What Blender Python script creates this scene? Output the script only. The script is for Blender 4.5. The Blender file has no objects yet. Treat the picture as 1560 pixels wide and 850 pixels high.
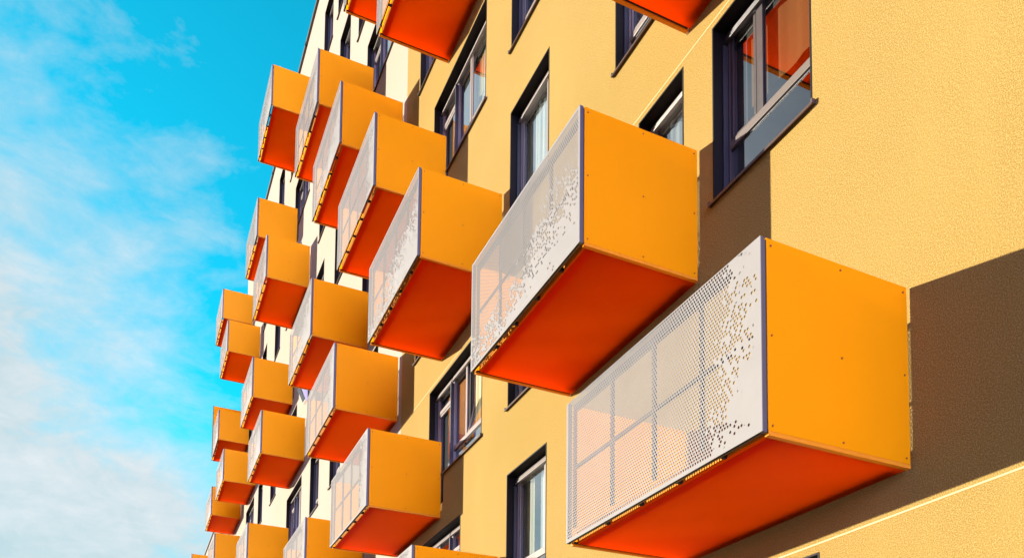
import bpy, bmesh, math, random
from mathutils import Vector, Matrix
random.seed(7)
S = 1.2                      # metres per layout unit (facade plane y=0, +x towards the camera, +y into the building)
scene = bpy.context.scene
col = scene.collection

# ------------------------------------------------------------------ materials
def new_mat(name):
    m = bpy.data.materials.new(name); m.use_nodes = True
    nt = m.node_tree
    for n in list(nt.nodes): nt.nodes.remove(n)
    out = nt.nodes.new('ShaderNodeOutputMaterial')
    return m, nt, out

class G:                     # tiny node-graph helper
    def __init__(s, nt): s.nt = nt
    def n(s, t, **kw):
        nd = s.nt.nodes.new(t)
        for k, v in kw.items(): setattr(nd, k, v)
        return nd
    def l(s, a, b): s.nt.links.new(a, b)
    def m(s, op, a, b=None, c=None, clamp=False):
        nd = s.n('ShaderNodeMath', operation=op, use_clamp=clamp)
        for i, v in enumerate((a, b, c)):
            if v is None: continue
            if isinstance(v, (int, float)): nd.inputs[i].default_value = v
            else: s.l(v, nd.inputs[i])
        return nd.outputs[0]
    def mix(s, f, a, b):
        nd = s.n('ShaderNodeMix', data_type='RGBA')
        for i, v in ((0, f), (6, a), (7, b)):
            if isinstance(v, (int, float)): nd.inputs[i].default_value = v
            elif isinstance(v, tuple): nd.inputs[i].default_value = v if len(v) == 4 else (*v, 1)
            else: s.l(v, nd.inputs[i])
        return nd.outputs[2]
    def ramp(s, f, stops):
        nd = s.n('ShaderNodeValToRGB'); e = nd.color_ramp.elements
        e[0].position, e[0].color = stops[0][0], (*stops[0][1], 1)
        e[1].position, e[1].color = stops[1][0], (*stops[1][1], 1)
        for p, c in stops[2:]:
            q = e.new(p); q.color = (*c, 1)
        s.l(f, nd.inputs[0]); return nd.outputs[0]
    def noise(s, vec, scale, detail=3, rough=.55):
        nd = s.n('ShaderNodeTexNoise'); nd.inputs['Scale'].default_value = scale
        nd.inputs['Detail'].default_value = detail; nd.inputs['Roughness'].default_value = rough
        if vec is not None: s.l(vec, nd.inputs['Vector'])
        return nd.outputs[0]

def principled(g, out, rough=.5, spec=.5, metal=0.0):
    b = g.n('ShaderNodeBsdfPrincipled'); b.inputs['Roughness'].default_value = rough
    b.inputs['Metallic'].default_value = metal; b.inputs['Specular IOR Level'].default_value = spec
    g.l(b.outputs[0], out.inputs['Surface']); return b

def stucco(name, base, light, dark, grain=1.0):
    m, nt, out = new_mat(name); g = G(nt)
    tc = g.n('ShaderNodeTexCoord').outputs['Object']
    b = principled(g, out, .95, .15)
    fine = g.noise(tc, 135, 2, .7); mid = g.noise(tc, 84, 2, .6); big = g.noise(tc, .55, 4, .55)
    st = g.n('ShaderNodeMapping'); st.inputs['Scale'].default_value = (2.2, 1, .22); g.l(tc, st.inputs[0])
    streak = g.noise(st.outputs[0], 1.0, 4, .6)
    c = g.mix(g.m('MULTIPLY', g.m('SUBTRACT', fine, .43), 5.5 * grain, clamp=True), dark, base)
    c = g.mix(g.m('MULTIPLY', g.m('SUBTRACT', mid, .50), 4.0, clamp=True), c, light)
    c = g.mix(g.m('MULTIPLY', g.m('SUBTRACT', big, .45), 1.2, clamp=True), c, tuple(x * .93 for x in base))
    c = g.mix(g.m('MULTIPLY', g.m('SUBTRACT', streak, .55), 1.2, clamp=True), c, tuple(x * .9 for x in base))
    g.l(c, b.inputs['Base Color'])
    bump = g.n('ShaderNodeBump'); bump.inputs['Strength'].default_value = .55 * grain; bump.inputs['Distance'].default_value = .007
    h = g.m('ADD', g.m('MULTIPLY', fine, 1.0), g.m('MULTIPLY', mid, .9))
    g.l(h, bump.inputs['Height']); g.l(bump.outputs[0], b.inputs['Normal'])
    return m

def paint(name, c, rough=.45, spec=.5, var=.06, scale=3.0, metal=0.0):
    m, nt, out = new_mat(name); g = G(nt)
    tc = g.n('ShaderNodeTexCoord').outputs['Object']
    b = principled(g, out, rough, spec, metal)
    n = g.noise(tc, scale, 5, .6)
    g.l(g.mix(n, tuple(x * (1 - var) for x in c), tuple(min(1, x * (1 + var)) for x in c)), b.inputs['Base Color'])
    r = g.m('ADD', g.m('MULTIPLY', g.noise(tc, scale * 4, 4), .2), rough - .1, clamp=True)
    g.l(r, b.inputs['Roughness'])
    return m

def panel_mat(name, c, ct, trans=.55, stains=False, gloss=.25):
    """coloured laminate that lets part of the light through"""
    m, nt, out = new_mat(name); g = G(nt)
    tc = g.n('ShaderNodeTexCoord').outputs['Object']
    big = g.noise(tc, 1.3, 4, .5)
    colr = g.mix(g.m('MULTIPLY', g.m('SUBTRACT', big, .35), 1.6, clamp=True), tuple(x * .93 for x in c), c)
    if stains:
        w = g.noise(tc, 2.1, 5, .65)
        ring = g.m('SUBTRACT', 1, g.m('MULTIPLY', g.m('ABSOLUTE', g.m('SUBTRACT', w, .66)), 40), clamp=True)
        dirt = g.m('MULTIPLY', ring, .35)
        sp = g.noise(tc, 14, 4, .7)
        dirt = g.m('ADD', dirt, g.m('MULTIPLY', g.m('SUBTRACT', sp, .66), 2.0, clamp=True), clamp=True)
        colr = g.mix(dirt, colr, tuple(x * .6 for x in c))
    d = g.n('ShaderNodeBsdfDiffuse'); g.l(colr, d.inputs[0])
    t = g.n('ShaderNodeBsdfTranslucent'); t.inputs[0].default_value = (*ct, 1)
    mx = g.n('ShaderNodeMixShader'); mx.inputs[0].default_value = trans
    g.l(d.outputs[0], mx.inputs[1]); g.l(t.outputs[0], mx.inputs[2])
    gl = g.n('ShaderNodeBsdfGlossy'); gl.inputs['Roughness'].default_value = .38
    fr = g.n('ShaderNodeFresnel'); fr.inputs[0].default_value = 1.35
    m2 = g.n('ShaderNodeMixShader'); g.l(g.m('MULTIPLY', fr.outputs[0], gloss), m2.inputs[0])
    g.l(mx.outputs[0], m2.inputs[1]); g.l(gl.outputs[0], m2.inputs[2])
    g.l(m2.outputs[0], out.inputs['Surface'])
    return m

def perforated():
    """white powder-coated sheet, punched with round holes whose density fades over the sheet.
    Object space: x = distance from the near edge (0..w), z = height from the lower edge."""
    m, nt, out = new_mat('perforated_white_sheet'); g = G(nt)
    tc = g.n('ShaderNodeTexCoord').outputs['Object']
    sp = g.n('ShaderNodeSeparateXYZ'); g.l(tc, sp.inputs[0])
    x = g.m('MULTIPLY', sp.outputs[0], -1); z = sp.outputs[2]
    def att(nm):
        a = g.n('ShaderNodeAttribute', attribute_type='OBJECT', attribute_name=nm); return a.outputs['Fac']
    ka, kb, kt, seed = att('hole_x'), att('hole_z'), att('hole_t'), att('hole_seed')
    P = .030; Q = P * .866
    v = g.m('DIVIDE', g.m('SUBTRACT', z, .03), Q); row = g.m('FLOOR', v)
    u = g.m('ADD', g.m('DIVIDE', x, P), g.m('MULTIPLY', g.m('MODULO', g.m('ABSOLUTE', row), 2), .5)); cu = g.m('FLOOR', u)
    du = g.m('MULTIPLY', g.m('SUBTRACT', g.m('FRACT', u), .5), P)
    dv = g.m('MULTIPLY', g.m('SUBTRACT', g.m('FRACT', v), .5), Q)
    dist = g.m('SQRT', g.m('ADD', g.m('MULTIPLY', du, du), g.m('MULTIPLY', dv, dv)))
    inside = g.m('LESS_THAN', dist, .0110)
    cell = g.n('ShaderNodeCombineXYZ'); g.l(cu, cell.inputs[0]); g.l(row, cell.inputs[1]); g.l(seed, cell.inputs[2])
    wn = g.n('ShaderNodeTexWhiteNoise', noise_dimensions='3D'); g.l(cell.outputs[0], wn.inputs['Vector'])
    off = g.n('ShaderNodeCombineXYZ'); g.l(x, off.inputs[0]); g.l(g.m('MULTIPLY', seed, 7.3), off.inputs[1]); g.l(z, off.inputs[2])
    ns = g.noise(off.outputs[0], 3.2, 3, .6)
    t = g.m('ADD', g.m('MULTIPLY', x, ka), g.m('MULTIPLY', z, kb))
    t = g.m('ADD', t, g.m('MULTIPLY', g.m('SUBTRACT', ns, .5), 1.1))
    den = g.m('MULTIPLY', g.m('SUBTRACT', t, kt), 1.55, clamp=True)
    den = g.m('POWER', den, 1.3)
    have = g.m('LESS_THAN', wn.outputs['Value'], den)
    # solid margin all round
    W, H = 2.30 * S, 1.15 * S
    mg = g.m('MULTIPLY', g.m('GREATER_THAN', x, .03), g.m('LESS_THAN', x, W - .03))
    mg = g.m('MULTIPLY', mg, g.m('MULTIPLY', g.m('GREATER_THAN', z, .03), g.m('LESS_THAN', z, H - .03)))
    geo = g.n('ShaderNodeNewGeometry'); nrm = g.n('ShaderNodeSeparateXYZ'); g.l(geo.outputs['True Normal'], nrm.inputs[0])
    facing = g.m('GREATER_THAN', g.m('ABSOLUTE', nrm.outputs[1]), .5)
    hole = g.m('MULTIPLY', g.m('MULTIPLY', inside, have), g.m('MULTIPLY', mg, facing))
    b = g.n('ShaderNodeBsdfPrincipled'); b.inputs['Roughness'].default_value = .6; b.inputs['Specular IOR Level'].default_value = .2
    dn = g.noise(tc, 2.6, 5, .6)
    g.l(g.mix(dn, (.175, .166, .154), (.228, .218, .203)), b.inputs['Base Color'])
    tr = g.n('ShaderNodeBsdfTransparent')
    mx = g.n('ShaderNodeMixShader'); g.l(hole, mx.inputs[0]); g.l(b.outputs[0], mx.inputs[1]); g.l(tr.outputs[0], mx.inputs[2])
    g.l(mx.outputs[0], out.inputs['Surface'])
    return m

def glass_mat():
    m, nt, out = new_mat('window_glass'); g = G(nt)
    tc = g.n('ShaderNodeTexCoord').outputs['Object']
    gl = g.n('ShaderNodeBsdfGlossy'); gl.inputs['Roughness'].default_value = .0; gl.inputs[0].default_value = (.93, .97, 1, 1)
    bump = g.n('ShaderNodeBump'); bump.inputs['Strength'].default_value = .05; bump.inputs['Distance'].default_value = .01
    g.l(g.noise(tc, .9, 1), bump.inputs['Height']); g.l(bump.outputs[0], gl.inputs['Normal'])
    tr = g.n('ShaderNodeBsdfTransparent'); tr.inputs[0].default_value = (.86, .93, .92, 1)
    lw = g.n('ShaderNodeLayerWeight'); lw.inputs[0].default_value = .5
    f = g.m('ADD', g.m('MULTIPLY', g.m('POWER', lw.outputs['Facing'], 2.0), .75), .20, clamp=True)
    mx = g.n('ShaderNodeMixShader'); g.l(f, mx.inputs[0]); g.l(tr.outputs[0], mx.inputs[1]); g.l(gl.outputs[0], mx.inputs[2])
    g.l(mx.outputs[0], out.inputs['Surface'])
    return m

def cloth(name, c):
    m, nt, out = new_mat(name); g = G(nt)
    d = g.n('ShaderNodeBsdfDiffuse'); d.inputs[0].default_value = (*c, 1)
    t = g.n('ShaderNodeBsdfTranslucent'); t.inputs[0].default_value = (*c, 1)
    mx = g.n('ShaderNodeMixShader'); mx.inputs[0].default_value = .3
    g.l(d.outputs[0], mx.inputs[1]); g.l(t.outputs[0], mx.inputs[2]); g.l(mx.outputs[0], out.inputs['Surface'])
    return m

M = {}
M['yellow'] = stucco('yellow_render', (.355, .250, .070), (.425, .315, .105), (.20, .12, .026))
M['cream'] = stucco('cream_render', (.36, .322, .255), (.40, .365, .297), (.31, .27, .205), .6)
M['bead'] = paint('render_bead', (.46, .34, .13), .6)
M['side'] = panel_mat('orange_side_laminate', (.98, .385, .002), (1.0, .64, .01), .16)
M['side_sun'] = panel_mat('sun_passing_side_laminate', (.97, .375, .003), (1.0, .60, .03), .92, gloss=.1)  # far sides made to pass extra sun, brightening the box from inside
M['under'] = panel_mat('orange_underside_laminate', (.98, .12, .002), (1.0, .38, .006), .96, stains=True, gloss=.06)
M['edge'] = panel_mat('orange_edge_laminate', (.90, .34, .02), (.98, .40, .02), .15)
M['milk'] = panel_mat('light_diffuser_sheet', (.85, .82, .76), (.98, .95, .9), .85, gloss=.1)
M['perf'] = perforated()
M['post'] = paint('grey_corner_profile', (.085, .09, .105), .4, .5, metal=.2)
M['steel'] = paint('dark_balcony_steel', (.035, .03, .028), .75, .15)
M['brown'] = paint('brown_flashing', (.055, .032, .024), .45)
M['reveal'] = paint('anthracite_reveal', (.009, .008, .007), .6, .12)
M['frame3'] = paint('mid_taupe_window_frame', (.12, .10, .085), .5, .3)
M['frame2'] = paint('dark_taupe_window_frame', (.045, .038, .036), .4, .5)
M['frame'] = paint('taupe_window_frame', (.20, .168, .145), .4, .5)
M['framedark'] = paint('dark_window_gasket', (.02, .022, .028), .5)
M['room'] = paint('dim_room', (.05, .045, .04), .9)
M['glass'] = glass_mat()
M['screw'] = paint('screw_head', (.35, .11, .02), .4)
M['bolt_white'] = paint('cream_bracket', (.75, .66, .5), .5)
M['deck'] = paint('balcony_deck', (.42, .33, .2), .8)
M['c_white'] = cloth('white_curtain', (.80, .80, .76))
M['c_cream'] = cloth('cream_curtain', (.75, .62, .34))
M['c_grey'] = cloth('grey_curtain', (.42, .42, .42))
M['c_tan'] = cloth('tan_curtain_reflection', (.24, .13, .05))  # ordinary curtains, and the reflection tone in the wide window
M['roofing'] = paint('roof_membrane', (.12, .12, .12), .9)
M['asphalt'] = paint('asphalt', (.05, .05, .052), .9, var=.2, scale=8)
M['paving'] = paint('concrete_paving', (.26, .25, .25), .9, var=.15, scale=6)
M['lawn'] = paint('pale_gravel', (.20, .19, .18), .95, var=.3, scale=2)
M['lampw'] = paint('white_lamp_body', (.80, .80, .78), .4)
M['lampd'] = paint('dark_lamp_glass', (.03, .03, .035), .2)

# ------------------------------------------------------------------ mesh helpers
class MB:
    def __init__(s): s.v = []; s.f = []; s.mi = []; s.mats = []
    def mi_of(s, m):
        if m not in s.mats: s.mats.append(m)
        return s.mats.index(m)
    def quad(s, pts, m):
        b = len(s.v); s.v += [tuple(p) for p in pts]; s.f.append(tuple(range(b, b + len(pts)))); s.mi.append(s.mi_of(m))
    def box(s, x0, x1, y0, y1, z0, z1, m, rot=None):
        if x0 > x1: x0, x1 = x1, x0
        if y0 > y1: y0, y1 = y1, y0
        if z0 > z1: z0, z1 = z1, z0
        b = len(s.v)
        pts = [Vector((x, y, z)) for z in (z0, z1) for y in (y0, y1) for x in (x0, x1)]
        if rot: pts = [rot(p) for p in pts]
        s.v += [tuple(p) for p in pts]
        for q in ((0, 2, 3, 1), (4, 5, 7, 6), (0, 1, 5, 4), (2, 6, 7, 3), (0, 4, 6, 2), (1, 3, 7, 5)):
            s.f.append(tuple(b + i for i in q)); s.mi.append(s.mi_of(m))
    def prism(s, poly, axis, a, c, m):
        """poly: list of 2-D points, extruded along axis from a to c"""
        def pt(p, t): return (t, p[0], p[1]) if axis == 'x' else ((p[0], t, p[1]) if axis == 'y' else (p[0], p[1], t))
        b = len(s.v); n = len(poly)
        s.v += [pt(p, a) for p in poly] + [pt(p, c) for p in poly]
        k = s.mi_of(m)
        s.f.append(tuple(range(b, b + n))[::-1]); s.mi.append(k)
        s.f.append(tuple(range(b + n, b + 2 * n))); s.mi.append(k)
        for i in range(n):
            j = (i + 1) % n
            s.f.append((b + i, b + j, b + n + j, b + n + i)); s.mi.append(k)
    def disc(s, c, r, normal_x, m, t=.006, n=8):
        b = len(s.v); k = s.mi_of(m)
        for dx in (0, t * normal_x):
            for i in range(n):
                a = 2 * math.pi * i / n
                s.v.append((c[0] + dx, c[1] + r * math.cos(a), c[2] + r * math.sin(a)))
        s.f.append(tuple(range(b + n, b + 2 * n))); s.mi.append(k)
        for i in range(n):
            j = (i + 1) % n
            s.f.append((b + i, b + j, b + n + j, b + n + i)); s.mi.append(k)
    def build(s, name, parent=None, loc=(0, 0, 0), bevel=0, smooth=False):
        me = bpy.data.meshes.new(name)
        me.from_pydata([(x * S, y * S, z * S) for x, y, z in s.v], [], s.f)
        for m in s.mats: me.materials.append(m)
        for p, k in zip(me.polygons, s.mi): p.material_index = k; p.use_smooth = smooth
        bm = bmesh.new(); bm.from_mesh(me); bmesh.ops.recalc_face_normals(bm, faces=bm.faces[:]); bm.to_mesh(me); bm.free()
        o = bpy.data.objects.new(name, me); col.objects.link(o)
        o.location = tuple(c * S for c in loc)
        if parent: o.parent = parent
        if bevel:
            bv = o.modifiers.new('bevel', 'BEVEL'); bv.width = bevel; bv.segments = 2; bv.limit_method = 'ANGLE'
        return o

def empty(name, loc, label=None, cat=None, group=None):
    o = bpy.data.objects.new(name, None); col.objects.link(o); o.location = tuple(c * S for c in loc)
    if label: o['label'] = label
    if cat: o['category'] = cat
    if group: o['group'] = group
    return o

# ------------------------------------------------------------------ levels
def HD(k): return 2.41 + 2.40 * k          # window head
def SL(k): return HD(k) - 1.54             # window sill
def BZ(k): return HD(k - 1) + .26          # underside of a balcony box
GROUND = -3.15
XB = -12.17                                # where yellow render meets cream render
XC = -34.0                                 # far corner of the tall part
XE = -64.0
ROOF = 20.32
LOWROOF = 12.42

# ------------------------------------------------------------------ windows
def window(parent, L, R, z0, z1, kind='single', curt=None, shared=None, sill=True, door=False, openl=None, base=(0, 0, 0)):
    """opening L..R x z0..z1 in the facade; the part's origin sits at its lower left corner"""
    ox, oz = L, z0
    l, r, b, t = 0.0, R - L, 0.0, z1 - z0
    D0, D1, TH = -.004, .208, .014
    w = MB(); m = M['reveal']
    if shared != 'L': w.box(l, l + TH, D0, D1, b, t, m)
    if shared != 'R': w.box(r - TH, r, D0, D1, b, t, m)
    w.box(l + (TH if shared != 'L' else 0), r - (TH if shared != 'R' else 0), D0, D1, t - TH, t, m)
    w.box(l + TH, r - TH, .10, D1, b - .001, b + TH, m)
    rm = M['room']; bk = 2.2                # the room behind
    w.quad([(l - .6, bk, b - .6), (r + .6, bk, b - .6), (r + .6, bk, t + .2), (l - .6, bk, t + .2)], rm)
    w.quad([(l - .6, D1, t + .2), (r + .6, D1, t + .2), (r + .6, bk, t + .2), (l - .6, bk, t + .2)], rm)
    w.quad([(l - .6, D1, b - .6), (r + .6, D1, b - .6), (r + .6, bk, b - .6), (l - .6, bk, b - .6)], rm)
    for xx in (l - .6, r + .6):
        w.quad([(xx, D1, b - .6), (xx, bk, b - .6), (xx, bk, t + .2), (xx, D1, t + .2)], rm)
    # wall thickness round the opening, seen from the room
    for q in (((l - .6, b - .6), (l, t + .2)), ((r, b - .6), (r + .6, t + .2)), ((l, t), (r, t + .2)), ((l, b - .6), (r, b))):
        (xa, za), (xb, zb) = q
        w.quad([(xa, D1, za), (xb, D1, za), (xb, D1, zb), (xa, D1, zb)], rm)
    win = w.build('window' if not door else 'balcony_door', parent, (ox - base[0], -base[1], oz - base[2]))
    f = MB(); fm = M['frame2' if kind == 'wide' else 'frame']; y0, y1 = .135, .182
    il, ir, ib, it = l + TH, r - TH, b + TH, t - TH
    head = .075
    FW = .036
    f.box(il, il + FW, y0, y1, ib, it - .001, fm); f.box(ir - FW, ir, y0, y1, ib, it - .001, fm)
    f.box(il + FW, ir - FW, y0, y1, it - FW, it - .001, fm); f.box(il + FW, ir - FW, y0, y1, ib, ib + FW, fm)
    # box of the outside blind under the lintel: three stepped ribs
    for i in range(3):
        f.box(il + .004, ir - .004, y0 - .012 - .010 * i, y0 - .002, it - .030 - .032 * i, it - .012 - .032 * i, fm)
    # guide rails
    f.box(il + .002, il + .022, y0 - .05, y0 - .001, ib, it - .12, M['framedark'])
    panes = []
    a, c, lo, hi = il + FW, ir - FW, ib + FW, it - FW
    rail = lo + (.46 if kind == 'wide' else .33)
    dark = M['framedark']
    def bar_v(x, za, zb, wd=.055): f.box(x - wd / 2, x + wd / 2, y0 + .004, y1 - .004, za, zb, fm); f.box(x - wd / 2 - .012, x - wd / 2, y0 + .02, y1 - .01, za, zb, dark); f.box(x + wd / 2, x + wd / 2 + .012, y0 + .02, y1 - .01, za, zb, dark)
    def bar_h(z, xa, xb, wd=.06): f.box(xa, xb, y0 + .002, y1 - .002, z - wd / 2, z + wd / 2, fm); f.box(xa, xb, y0 + .02, y1 - .01, z - wd / 2 - .012, z - wd / 2, dark); f.box(xa, xb, y0 + .02, y1 - .01, z + wd / 2, z + wd / 2 + .012, dark)
    def sash(xa, xb, za, zb, tilt=0.0):
        s_ = .032
        def rt(p):
            if not tilt: return p
            y, z = p.y - (y0 + .03), p.z - za
            return Vector((p.x, y0 + .03 + y * math.cos(tilt) + z * math.sin(tilt), za + z * math.cos(tilt) - y * math.sin(tilt)))
        ya, yb = y0 + .012, y1 + .01
        f.box(xa, xa + s_, ya, yb, za, zb, fm, rt); f.box(xb - s_, xb, ya, yb, za, zb, fm, rt)
        f.box(xa + s_, xb - s_, ya, yb, za, za + s_, fm, rt); f.box(xa + s_, xb - s_, ya, yb, zb - s_, zb, fm, rt)
        f.box(xa + s_, xa + s_ + .008, ya + .02, yb - .02, za + s_, zb - s_, dark, rt)
        f.box(xb - s_ - .008, xb - s_, ya + .02, yb - .02, za + s_, zb - s_, dark, rt)
        panes.append((xa + s_, xb - s_, za + s_, zb - s_, rt))
    fix = []
    if door:
        tz = hi - .30
        bar_h(tz, a, c); fix.append((a, c, tz + .03, hi)); sash(a, c, lo, tz - .03)
    elif kind == 'single':
        mx = a + (c - a) * .76
        bar_h(rail, a, c); bar_v(mx, rail + .03, hi)
        fix.append((a, c, lo, rail - .03)); sash(a, mx - .03, rail + .03, hi); fix.append((mx + .03, c, rail + .03, hi))
    elif kind == 'wide':
        mx = a + (c - a) * .36
        fm = M['frame3']; bar_h(rail, a, c, .070); fm = M['frame2']; bar_v(mx, rail + .03, hi, .075)
        fix.append((a, c, lo, rail - .03)); sash(a, mx - .05, rail + .03, hi); fix.append((mx + .05, c, rail + .03, hi))
    elif kind in ('pair', 'pair_m'):
        mx = a + (c - a) * (.36 if kind == 'pair' else .64)
        bar_h(rail, a, c); bar_v(mx, rail + .03, hi)
        fix.append((a, c, lo, rail - .03))
        if kind == 'pair': fix.append((a, mx - .03, rail + .03, hi)); sash(mx + .03, c, rail + .03, hi, openl or 0)
        else: sash(a, mx - .03, rail + .03, hi); fix.append((mx + .03, c, rail + .03, hi))
    elif kind == 'slim':
        bar_h(rail, a, c); fix.append((a, c, lo, rail - .03)); sash(a, c, rail + .03, hi)
    f.build('window_frame', win, bevel=.003)
    ident = lambda p: p
    for (xa, xb, za, zb) in fix: panes.append((xa, xb, za, zb, ident))
    pb = MB()
    for (xa, xb, za, zb, rt) in panes:
        pts = [rt(Vector((x, y0 + .022, z))) for x, z in ((xa, za), (xb, za), (xb, zb), (xa, zb))]
        pb.quad(pts, M['glass'])
    pb.build('window_pane', win)
    if sill:
        sb = MB()
        sb.prism([(-.030, -.022), (.10, -.012), (.12, -.012), (.12, .004), (-.034, -.008), (-.038, -.034), (-.030, -.034)], 'x', l - .03, r + .03, M['brown'])
        sb.box(l - .034, l - .018, -.036, -.001, -.024, .012, M['brown']); sb.box(r + .018, r + .034, -.036, -.001, -.024, .012, M['brown'])
        sb.build('window_sill', win)
    if curt:
        cb = MB()
        for (fa, fb, ztop, mat) in curt:
            xa, xb = l + (r - l) * fa, l + (r - l) * fb
            n = max(6, int((xb - xa) * 40)); za, zb = b + .03, t - .05
            if ztop < 1: za = zb - (zb - za) * ztop
            prev = None
            for i in range(n + 1):
                x = xa + (xb - xa) * i / n
                y = .245 + (.0015 if mat == 'c_tan' else .012) * math.sin(i * 1.35) + .008 * math.sin(i * .53 + xa)
                if prev: cb.quad([(prev[0], prev[1], za), (x, y, za), (x, y, zb), (prev[0], prev[1], zb)], M[mat])
                prev = (x, y)
        cb.build('curtain', win, smooth=False)
    return win

W_, C_, Gy, T_ = 'c_white', 'c_cream', 'c_grey', 'c_tan'
SETS = [[(0, 1, 1, W_)], [(0, .3, 1, C_), (.3, 1, 1, W_)], [(0, .55, 1, W_)], [(.3, 1, .6, W_)], [(0, .4, 1, Gy)], None, [(0, .25, 1, T_), (.6, 1, 1, W_)], [(0, 1, .45, Gy)]]

# (left, right, floor, kind, door side, curtains)
WY, WC = [], []
WY += [(-3.45, -2.32, -1, 'wide', None, 5), (-3.45, -2.32, 1, 'wide', None, 'wide'), (-4.58, -3.86, 1, 'slim', None, 'slimw')]
WY += [(-5.01, -2.90, 2, 'pair_m', 'R', 4)]
for k in range(-1, 5): WY.append((-7.60, -6.50, k, 'single', None, {0: 'lo', 2: 'mid', 1: 2, 3: 4}.get(k, 5)))
for k in (1, 3): WY.append((-10.64, -8.46, k, 'pair', 'L', 'c%d' % k))
for k in (0, 2, 4): WY.append((-11.42, -9.20, k, 'pair_m', 'R', 1 if k == 0 else 5))
rnd = random.Random(3)
def rc(): return rnd.randrange(8)
for k in (0, 2, 4, 6): WC.append((-15.95, -13.75, k, 'pair_m', 'R', rc()))
for k in (1, 3, 5): WC.append((-15.10, -12.95, k, 'pair', 'L', rc()))
for k in (0, 2, 4, 6): WC.append((-17.77, -16.72, k, 'slim', None, rc()))
WC.append((-18.10, -17.05, 7, 'slim', None, 5))
for k in (7, 5, 3, 1): WC.append((-19.70, -18.67, k, 'slim', None, rc()))
for k in (0, 2, 4): WC.append((-20.02, -18.97, k, 'single', None, rc()))
for k in (0, 2, 4, 6): WC.append((-23.38, -21.18, k, 'pair', 'L', rc()))
for k in (1, 3, 5, 7): WC.append((-24.30, -22.15, k, 'pair_m', 'R', rc()))
for k in (1, 3, 5, 7): WC.append((-26.50, -25.45, k, 'slim', None, rc()))
for k in (2, 4, 6): WC.append((-26.90, -25.85, k, 'slim', None, rc()))
for k in (1, 3, 5, 7): WC.append((-29.20, -28.20, k, 'slim', None, rc()))
for k in (2, 4, 6): WC.append((-29.10, -28.10, k, 'slim', None, rc()))
for k in (1, 3, 5, 7): WC.append((-32.30, -30.22, k, 'pair', 'L', rc()))
for k in (2, 4, 6): WC.append((-33.6, -31.55, k, 'pair_m', 'R', rc()))
SPECIAL = {'wide': [(0, 1, .5, T_)], 'slimw': [(0, .8, 1, Gy)], 'mid': [(0, .16, 1, C_), (.16, .85, 1, W_)],  # wide: tan cloth added in place of a reflection in the pane
           'lo': [(0, .28, 1, C_), (.42, .95, 1, W_)], 'c3': [(.0, .28, 1, C_), (.30, .98, .5, C_), (.5, .75, 1, W_)],
           'c1': [(.0, .30, 1, C_), (.33, .60, 1, C_), (.6, .98, 1, C_)]}

def openings(ws):
    out = []
    for (L, R, k, kind, door, cu) in ws:
        z0, z1 = SL(k), HD(k)
        if door == 'L': out += [(L, L + .70, BZ(k) + .16, z1), (L + .70, R, z0, z1)]
        elif door == 'R': out += [(R - .70, R, BZ(k) + .16, z1), (L, R - .70, z0, z1)]
        else: out.append((L, R, z0, z1))
    return out

def facade(mb, X0, X1, Z0, Z1, ops, m):
    xs = sorted({X0, X1} | {v for o in ops for v in (o[0], o[1]) if X0 < v < X1})
    for a, b in zip(xs, xs[1:]):
        mid = (a + b) / 2
        cuts = sorted((o[2], o[3]) for o in ops if o[0] < mid < o[1])
        z = Z0
        for c0, c1 in cuts:
            if c0 > z: mb.quad([(a, 0, z), (b, 0, z), (b, 0, c0), (a, 0, c0)], m)
            z = max(z, c1)
        if z < Z1: mb.quad([(a, 0, z), (b, 0, z), (b, 0, Z1), (a, 0, Z1)], m)

def put_windows(parent, ws, base):
    for (L, R, k, kind, door, cu) in ws:
        z0, z1 = SL(k), HD(k)
        cs = SPECIAL[cu] if isinstance(cu, str) else SETS[cu]
        if isinstance(cu, str): pass
        if door == 'L':
            window(parent, L, L + .70, BZ(k) + .16, z1, door=True, curt=[(0, 1, 1, C_)] if cu in ('c1', 'c3') else cs, shared='R', sill=False, base=base)
            window(parent, L + .70, R, z0, z1, kind='pair', curt=cs, shared='L', openl=math.radians(11) if cu == 'c1' else None, base=base)
        elif door == 'R':
            window(parent, R - .70, R, BZ(k) + .16, z1, door=True, curt=cs, shared='L', sill=False, base=base)
            window(parent, L, R - .70, z0, z1, kind='pair_m', curt=cs, shared='R', base=base)
        else:
            window(parent, L, R, z0, z1, kind=kind, curt=cs, base=base)

# ------------------------------------------------------------------ buildings
BD = 11.0
yb = (6.0, 0, GROUND)
yellow = empty('apartment_building', yb, 'yellow rendered apartment block with orange box balconies, nearest to the viewer', 'building', 'apartment blocks sharing one street front')
mb = MB(); opsY = openings(WY)
YR = 14.0; X0, X1 = XB, YR
facade(mb, XB, YR, GROUND, ROOF, opsY, M['yellow'])
mb.quad([(YR, 0, GROUND), (YR, BD, GROUND), (YR, BD, ROOF), (YR, 0, ROOF)], M['yellow'])
mb.quad([(XB, BD, GROUND), (YR, BD, GROUND), (YR, BD, ROOF), (XB, BD, ROOF)], M['yellow'])
o = mb.build('wall', yellow, tuple(-c for c in yb))
r = MB(); r.box(XB + .001, YR, .05, BD, ROOF - .05, ROOF + .02, M['roofing']); r.build('roof', yellow, tuple(-c for c in yb))
r = MB(); r.box(XB + .001, YR + .05, -.07, .2, ROOF + .022, ROOF + .10, M['brown']); r.build('coping', yellow, tuple(-c for c in yb))
for zz in (HD(-1) + .06, HD(1) + .06):
    bead = MB(); ops = [o_ for o_ in opsY if o_[2] < zz < o_[3]]
    bead.prism([(-.001, zz - .007), (-.004, zz - .004), (-.004, zz + .004), (-.001, zz + .007)], 'x', XB + .002, YR, M['bead'])
    bead.build('render_bead', yellow, tuple(-c for c in yb))
put_windows(yellow, WY, yb)

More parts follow.
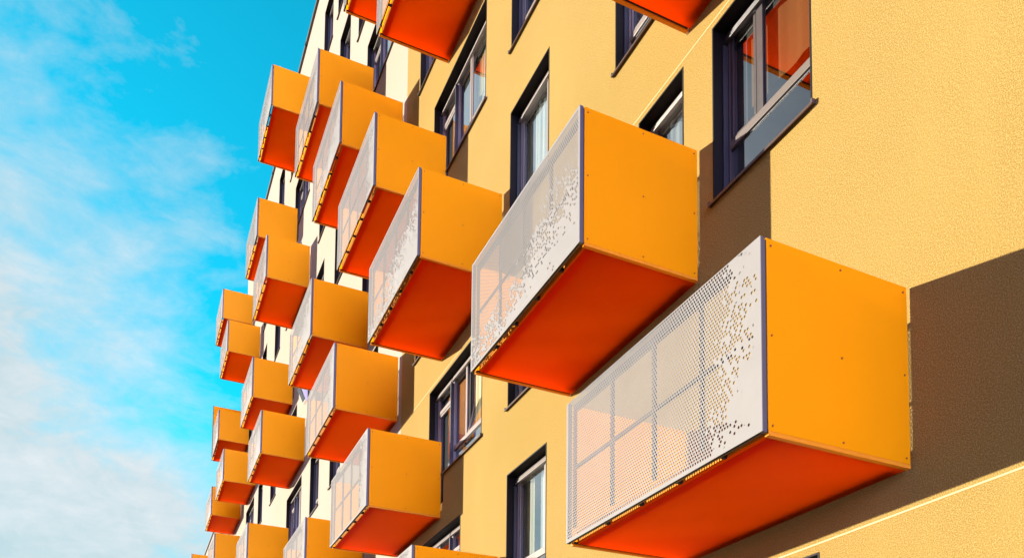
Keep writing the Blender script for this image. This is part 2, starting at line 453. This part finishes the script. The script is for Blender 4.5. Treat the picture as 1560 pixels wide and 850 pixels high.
cb_ = ((XB + XC) / 2, 0, GROUND)
cream = empty('apartment_building', cb_, 'cream rendered apartment block farther down the row, with a lower wing at its far end', 'building', 'apartment blocks sharing one street front')
neg = tuple(-c for c in cb_)
mb = MB(); opsC = openings(WC)
facade(mb, XC, XB, GROUND, ROOF, opsC, M['cream'])
mb.quad([(XC, 0, LOWROOF), (XC, BD, LOWROOF), (XC, BD, ROOF), (XC, 0, ROOF)], M['cream'])
mb.quad([(XC, BD, GROUND), (XB, BD, GROUND), (XB, BD, ROOF), (XC, BD, ROOF)], M['cream'])
mb.build('wall', cream, neg)
r = MB(); r.box(XC, XB - .001, .05, BD, ROOF - .05, ROOF + .02, M['roofing']); r.build('roof', cream, neg)
r = MB(); r.box(XC - .02, XB - .001, -.06, .2, ROOF + .022, ROOF + .10, M['brown'])
x = XB - .5
while x > XC:                                       # joints of the roof-edge flashing
    r.box(x, x + .05, -.068, .2, ROOF + .018, ROOF + .105, M['reveal']); x -= 1.9
r.build('coping', cream, neg)
mb = MB(); opsL = []
lowW = [(-38.2, -37.1, k) for k in range(0, 5)] + [(-41.6, -39.6, k) for k in range(0, 5)] + [(-46.2, -44.4, k) for k in range(0, 5)] + [(-52, -50.4, k) for k in range(0, 5)]
for (L, R, k) in lowW: opsL.append((L, R, SL(k) - (.15 if k == 4 else 0), HD(k) - (.15 if k == 4 else 0)))
facade(mb, XE, XC, GROUND, LOWROOF, opsL, M['cream'])
mb.quad([(XE, 0, GROUND), (XE, BD, GROUND), (XE, BD, LOWROOF), (XE, 0, LOWROOF)], M['cream'])
mb.quad([(XE, BD, GROUND), (XC, BD, GROUND), (XC, BD, LOWROOF), (XE, BD, LOWROOF)], M['cream'])
wing = mb.build('wing_wall', cream, neg)
r = MB(); r.box(XE, XC, .05, BD, LOWROOF - .05, LOWROOF + .02, M['roofing']); r.build('wing_roof', cream, neg)
r = MB(); r.box(XE, XC - .022, -.06, .2, LOWROOF + .022, LOWROOF + .11, M['brown']); r.build('wing_coping', cream, neg)
put_windows(cream, WC, cb_)
for (L, R, z0, z1) in opsL: window(cream, L, R, z0, z1, 'slim' if R - L < 1.4 else 'pair', curt=SETS[rc()], base=cb_)

# ------------------------------------------------------------------ balconies
BW, BDp, BH = 2.30, 1.166, 1.15
MESH = {}
def balcony_meshes(h=BH, w=BW):
    """origin: near lower front corner; x 0..-w, y 0 (front)..d (wall), z 0..h"""
    d = BDp; P = {}
    b = MB(); st = M['steel']                        # slab, joists and edge trims
    b.box(-w + .05, -.05, .075, .16, .012, .10, M['edge'])          # slab edge behind the slot
    b.box(-w + .012, -.036, .016, .03, .0, .018, M['brown'])         # lower lip behind the front sheet
    for q in (-.42, -.87, -1.32, -1.77):
        b.box(q, q + .022, .03, .075, .004, .035, st)
    b.box(-w + .1, -.1, d - .10, d - .02, .028, .074, st)
    b.box(-w + .04, -.04, .09, d - .012, .104, .114, M['milk'])  # unseen diffuser, added to even out the light on the underside
    b.box(-w - .004, -w + .024, d - .018, d + .0, -.012, .10, M['bolt_white'])
    P['balcony'] = b
    f = MB(); f.box(-w, 0, 0, .006, 0, h, M['perf']); P['front_panel'] = f
    p = MB(); p.box(-.030, -.001, .0065, .034, 0, h - .002, M['post']); P['corner_near'] = p
    b.box(-.028, -.006, .0345, .044, .004, h - .012, st)
    p = MB(); p.box(-w + .001, -w + .030, .0065, .034, 0, h - .002, M['post']); P['corner_far'] = p
    for nm, xa, sx in (('side_near', -.014, 1), ('side_far', -w + .002, -1)):
        s = MB(); s.box(xa, xa + .012, .0445, d - .022, .012, h, M['side' if sx > 0 else 'side_sun'])
        xs = xa + .012 if sx > 0 else xa
        for yy in (.075, .60, d - .055):
            for zz in (.045, h * .5, h - .04):
                if yy == .60 and zz == h * .5: zz = h * .49
                s.disc((xs, yy, zz), (.0062), sx, M['screw'])
        P[nm] = s
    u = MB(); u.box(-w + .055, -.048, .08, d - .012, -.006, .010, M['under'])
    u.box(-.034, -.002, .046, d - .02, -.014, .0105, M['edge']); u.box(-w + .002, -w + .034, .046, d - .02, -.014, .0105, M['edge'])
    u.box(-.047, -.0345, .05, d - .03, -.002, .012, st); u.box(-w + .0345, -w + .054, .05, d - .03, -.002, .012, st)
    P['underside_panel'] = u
    rr = MB()                                        # railing frame behind the sheet
    for q in (-.05, -.62, -1.15, -1.70, -w + .03):
        rr.box(q - .012, q + .012, .05, .075, .13, h - .045, st)
    rr.box(-w + .03, -.03, .045, .085, h - .045, h - .012, st)
    rr.box(-w + .03, -.03, .052, .07, h * .53, h * .53 + .022, st)
    P['railing'] = rr
    return P
PROTO = None
def balcony(parent, base, X, k, holes=(1, .2, .5), z=None, h=BH):
    global PROTO
    z = BZ(k) if z is None else z
    if h != BH: pr = build_proto(h)
    else:
        if PROTO is None: PROTO = build_proto(BH)
        pr = PROTO
    kids = pr[1]
    root = bpy.data.objects.new('balcony', pr[0]); col.objects.link(root); root.parent = parent
    root.location = Vector(((X - base[0]) * S, (-BDp - base[1]) * S, (z - base[2]) * S))
    seed = (X * 3.7 + z * 1.9) % 11
    for nm, me in kids:
        c = bpy.data.objects.new(nm, me); col.objects.link(c); c.parent = root
        if nm == 'front_panel':
            c['hole_x'], c['hole_z'], c['hole_t'] = float(holes[0]), float(holes[1]), float(holes[2]); c['hole_seed'] = float(seed)
    return root
def build_proto(h):
    P = balcony_meshes(h); out = []; root = None
    for k_, mb_ in P.items():
        o_ = mb_.build(k_); me = o_.data; bpy.data.objects.remove(o_)
        if k_ == 'balcony': root = me
        else: out.append(({'side_near': 'side_panel', 'side_far': 'side_panel', 'corner_near': 'corner_post', 'corner_far': 'corner_post'}.get(k_, k_), me))
    return root, out
HA, HB = (1.30, .12, .12), (.24, .78, .24)          # two punching layouts: fading to the near end / to the lower edge
balcony(yellow, yb, -1.535, 0, HA, z=.325, h=1.133)
balcony(yellow, yb, -1.50, 2, HB)
balcony(yellow, yb, -3.64, 1, HB, z=2.71)
balcony(yellow, yb, -7.80, 2, HB, z=5.09)
balcony(yellow, yb, -7.70, 4, HA)
balcony(yellow, yb, -7.80, 0, HA)
balcony(yellow, yb, -9.99, 3, HA, z=7.49)
balcony(yellow, yb, -9.99, 1, HA, z=2.61)
balcony(yellow, yb, -10.0, 5, HB)
for X, k, hh in ((-12.35, 4, HB), (-12.33, 2, HA), (-14.49, 5, HA), (-14.50, 3, HB), (-14.49, 1, HA),
                 (-20.78, 7, HB), (-20.80, 5, HA), (-20.80, 3, HB), (-22.85, 6, HA), (-22.80, 4, HB), (-22.83, 2, HA),
                 (-29.85, 6, HA), (-29.82, 4, HB), (-32.05, 7, HA), (-32.1, 5, HB), (-32.12, 3, HA), (-33.86, 4, HB), (-43.2, 4, HA)):
    if X == -43.2: balcony(cream, cb_, X, k, hh, z=9.62)
    else: balcony(cream, cb_, X, k, hh)
ps = MB(); ps.box(-34.10, -34.085, -BDp, -.02, 12.30, 14.41, M['side']); ps.box(-34.11, -34.084, -BDp - .02, -BDp - .001, 12.30, 14.42, M['steel'])
ps.build('privacy_screen', cream, neg)

# ------------------------------------------------------------------ wall lamp
lx, lz = -20.62, 9.18
lamp = empty('wall_lamp', (lx, 0, lz), 'small white wedge-shaped lamp fixed to the cream wall under an orange balcony', 'lamp')
b = MB(); b.prism([(-.03, .17), (-.22, .20), (-.26, .14), (-.10, -.20), (-.04, -.22), (-.03, -.1)], 'x', -.13, .13, M['lampw']); b.build('lamp_body', lamp, bevel=.008)
b = MB(); b.prism([(-.225, .13), (-.262, .135), (-.11, -.19), (-.09, -.19)], 'x', -.11, .135, M['lampd']); b.build('lamp_glass', lamp)
b = MB(); b.box(-.05, .05, -.03, -.001, -.06, .22, M['steel'])
for i in range(8):
    a0, a1 = math.pi * i / 8, math.pi * (i + 1) / 8
    b.quad([(-.15, -.13 - .15 * math.cos(a0), .17 + .09 * math.sin(a0)), (.15, -.13 - .15 * math.cos(a0), .17 + .09 * math.sin(a0)), (.15, -.13 - .15 * math.cos(a1), .17 + .09 * math.sin(a1)), (-.15, -.13 - .15 * math.cos(a1), .17 + .09 * math.sin(a1))], M['steel'])
b.build('lamp_bracket', lamp)

# ------------------------------------------------------------------ ground
def sheet(name, x0, x1, y0, y1, z0, z1, m):
    g_ = MB(); g_.box(x0, x1, y0, y1, z0, z1, m); o_ = g_.build(name); o_['kind'] = 'structure'; return o_
sheet('ground', -900, 900, -900, 900, GROUND - .5, GROUND - .14, M['lawn'])
sheet('pavement', -80, 40, -3.2, -.001, GROUND - .139, GROUND, M['paving'])
sheet('road', -300, 300, -10, -3.25, GROUND - .2, GROUND - .12, M['asphalt'])

# ------------------------------------------------------------------ light
to = Vector((.88, 1.166, -.222)).normalized()
sd = bpy.data.lights.new('sun', 'SUN'); sd.energy = SUN = 4.6; sd.angle = math.radians(.5); sd.color = (1, .91, .78)
so = bpy.data.objects.new('sun', sd); col.objects.link(so); so.rotation_euler = to.to_track_quat('-Z', 'Y').to_euler()
world = bpy.data.worlds.new('World'); scene.world = world; world.use_nodes = True
nt = world.node_tree
for n in list(nt.nodes): nt.nodes.remove(n)
g = G(nt); wo = g.n('ShaderNodeOutputWorld'); bg = g.n('ShaderNodeBackground'); g.l(bg.outputs[0], wo.inputs[0])
sky = g.n('ShaderNodeTexSky'); sky.sky_type = 'NISHITA'; sky.sun_disc = False
sky.sun_elevation = math.asin(-to.z); sky.sun_rotation = math.atan2(-to.x, -to.y) % (2 * math.pi)
sky.air_density = 1.0; sky.dust_density = .3; sky.ozone_density = 3.0
tc = g.n('ShaderNodeTexCoord').outputs['Generated']
sp = g.n('ShaderNodeSeparateXYZ'); g.l(tc, sp.inputs[0])
tint = g.n('ShaderNodeMix', data_type='RGBA', blend_type='MULTIPLY'); tint.inputs[0].default_value = 1
g.l(sky.outputs[0], tint.inputs[6]); tint.inputs[7].default_value = (.05, 1.72, 1.42, 1)
tint2 = g.n('ShaderNodeMix', data_type='RGBA', blend_type='MULTIPLY'); tint2.inputs[0].default_value = 1
g.l(sky.outputs[0], tint2.inputs[6]); tint2.inputs[7].default_value = (.55, .75, 6.5, 1)
# the sky is brightest over the far end of the street; thin cloud low down
dt = g.n('ShaderNodeVectorMath', operation='DOT_PRODUCT'); g.l(tc, dt.inputs[0]); dt.inputs[1].default_value = (-.97, .12, .2)
mr = g.n('ShaderNodeMapRange', interpolation_type='SMOOTHSTEP'); g.l(dt.outputs['Value'], mr.inputs[0])
mr.inputs[1].default_value = .35; mr.inputs[2].default_value = .92; mr.inputs[3].default_value = .30; mr.inputs[4].default_value = 1.3
def nz(scale, rot, f0, det, rough, dist=0.0):
    mp = g.n('ShaderNodeMapping'); mp.inputs['Scale'].default_value = scale; mp.inputs['Rotation'].default_value = rot; g.l(tc, mp.inputs[0])
    nd = g.n('ShaderNodeTexNoise'); nd.inputs['Scale'].default_value = f0; nd.inputs['Detail'].default_value = det
    nd.inputs['Roughness'].default_value = rough; nd.inputs['Distortion'].default_value = dist; g.l(mp.outputs[0], nd.inputs['Vector'])
    return g.m('SUBTRACT', nd.outputs[0], .5)
big_ = nz((1, 1, 1.2), (0, 0, 0), 3.6, 5, .5, .4)
wisp = nz((1.0, 1.6, 4.2), (.55, .25, 0), 4.0, 12, .62, .5)
fluff = nz((1, 1.2, 2.2), (.9, .2, .4), 15, 8, .65, .3)
f = g.m('SUBTRACT', g.m('SUBTRACT', .64, sp.outputs[2]), g.m('MULTIPLY', g.m('ADD', sp.outputs[1], .06), 1.25))
cl = g.m('ADD', g.m('ADD', g.m('MULTIPLY', big_, .55), g.m('MULTIPLY', wisp, .42)), g.m('MULTIPLY', fluff, .24))
cov = g.m('MULTIPLY', g.m('ADD', g.m('MULTIPLY', g.m('ADD', g.m('MULTIPLY', f, .95), cl), 3.0), .20, clamp=True), .94)
mr2 = g.n('ShaderNodeMapRange', interpolation_type='SMOOTHSTEP'); g.l(dt.outputs['Value'], mr2.inputs[0])
mr2.inputs[1].default_value = .1; mr2.inputs[2].default_value = .8
blue = g.mix(mr2.outputs[0], tint2.outputs[2], tint.outputs[2])
cbr = g.m('ADD', g.m('MULTIPLY', g.m('ADD', wisp, fluff), 1.5), .42, clamp=True)
ccol = g.mix(cbr, (1.75, 2.15, 2.3, 1), (2.8, 2.8, 2.85, 1))
skyc = g.mix(cov, blue, ccol)
vm = g.n('ShaderNodeVectorMath', operation='SCALE'); g.l(skyc, vm.inputs[0]); g.l(mr.outputs[0], vm.inputs['Scale']); skyc = vm.outputs[0]
# bright sky patch behind the viewer, added to light the orange side panels
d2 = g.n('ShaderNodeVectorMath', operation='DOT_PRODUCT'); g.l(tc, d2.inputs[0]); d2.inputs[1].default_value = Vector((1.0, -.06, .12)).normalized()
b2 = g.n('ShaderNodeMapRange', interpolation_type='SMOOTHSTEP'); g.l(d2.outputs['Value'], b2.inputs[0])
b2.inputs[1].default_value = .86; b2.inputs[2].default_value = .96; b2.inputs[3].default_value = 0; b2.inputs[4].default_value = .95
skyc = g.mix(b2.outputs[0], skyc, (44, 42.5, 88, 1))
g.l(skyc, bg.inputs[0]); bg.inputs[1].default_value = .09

# ------------------------------------------------------------------ camera
R_ = Vector((0.41727471, 0.90872643, 0.00990454)); U_ = Vector((0.06170938, -0.0392063, 0.99732383)); F_ = Vector((-0.90668284, 0.41554681, 0.07243674))
cd = bpy.data.cameras.new('camera'); cam = bpy.data.objects.new('camera', cd); col.objects.link(cam); scene.camera = cam
mat = Matrix((R_, U_, -F_)).transposed().to_4x4(); mat.translation = Vector((2.17590673, -4.37437607, -1.78922015)) * S
cam.matrix_world = mat
cd.sensor_fit = 'HORIZONTAL'; cd.sensor_width = 36; cd.lens = 1332.8857 * 36 / 1560; cd.shift_x = 0; cd.shift_y = (1137.71067 - 425) / 1560
cd.clip_start = .05; cd.clip_end = 5000
vs = scene.view_settings; vs.view_transform = 'Standard'; vs.look = 'None'; vs.exposure = 1.42; vs.gamma = 1
scene.render.engine = 'CYCLES'
scene.cycles.max_bounces = 12; scene.cycles.transparent_max_bounces = 24; scene.cycles.transmission_bounces = 8; scene.cycles.diffuse_bounces = 6
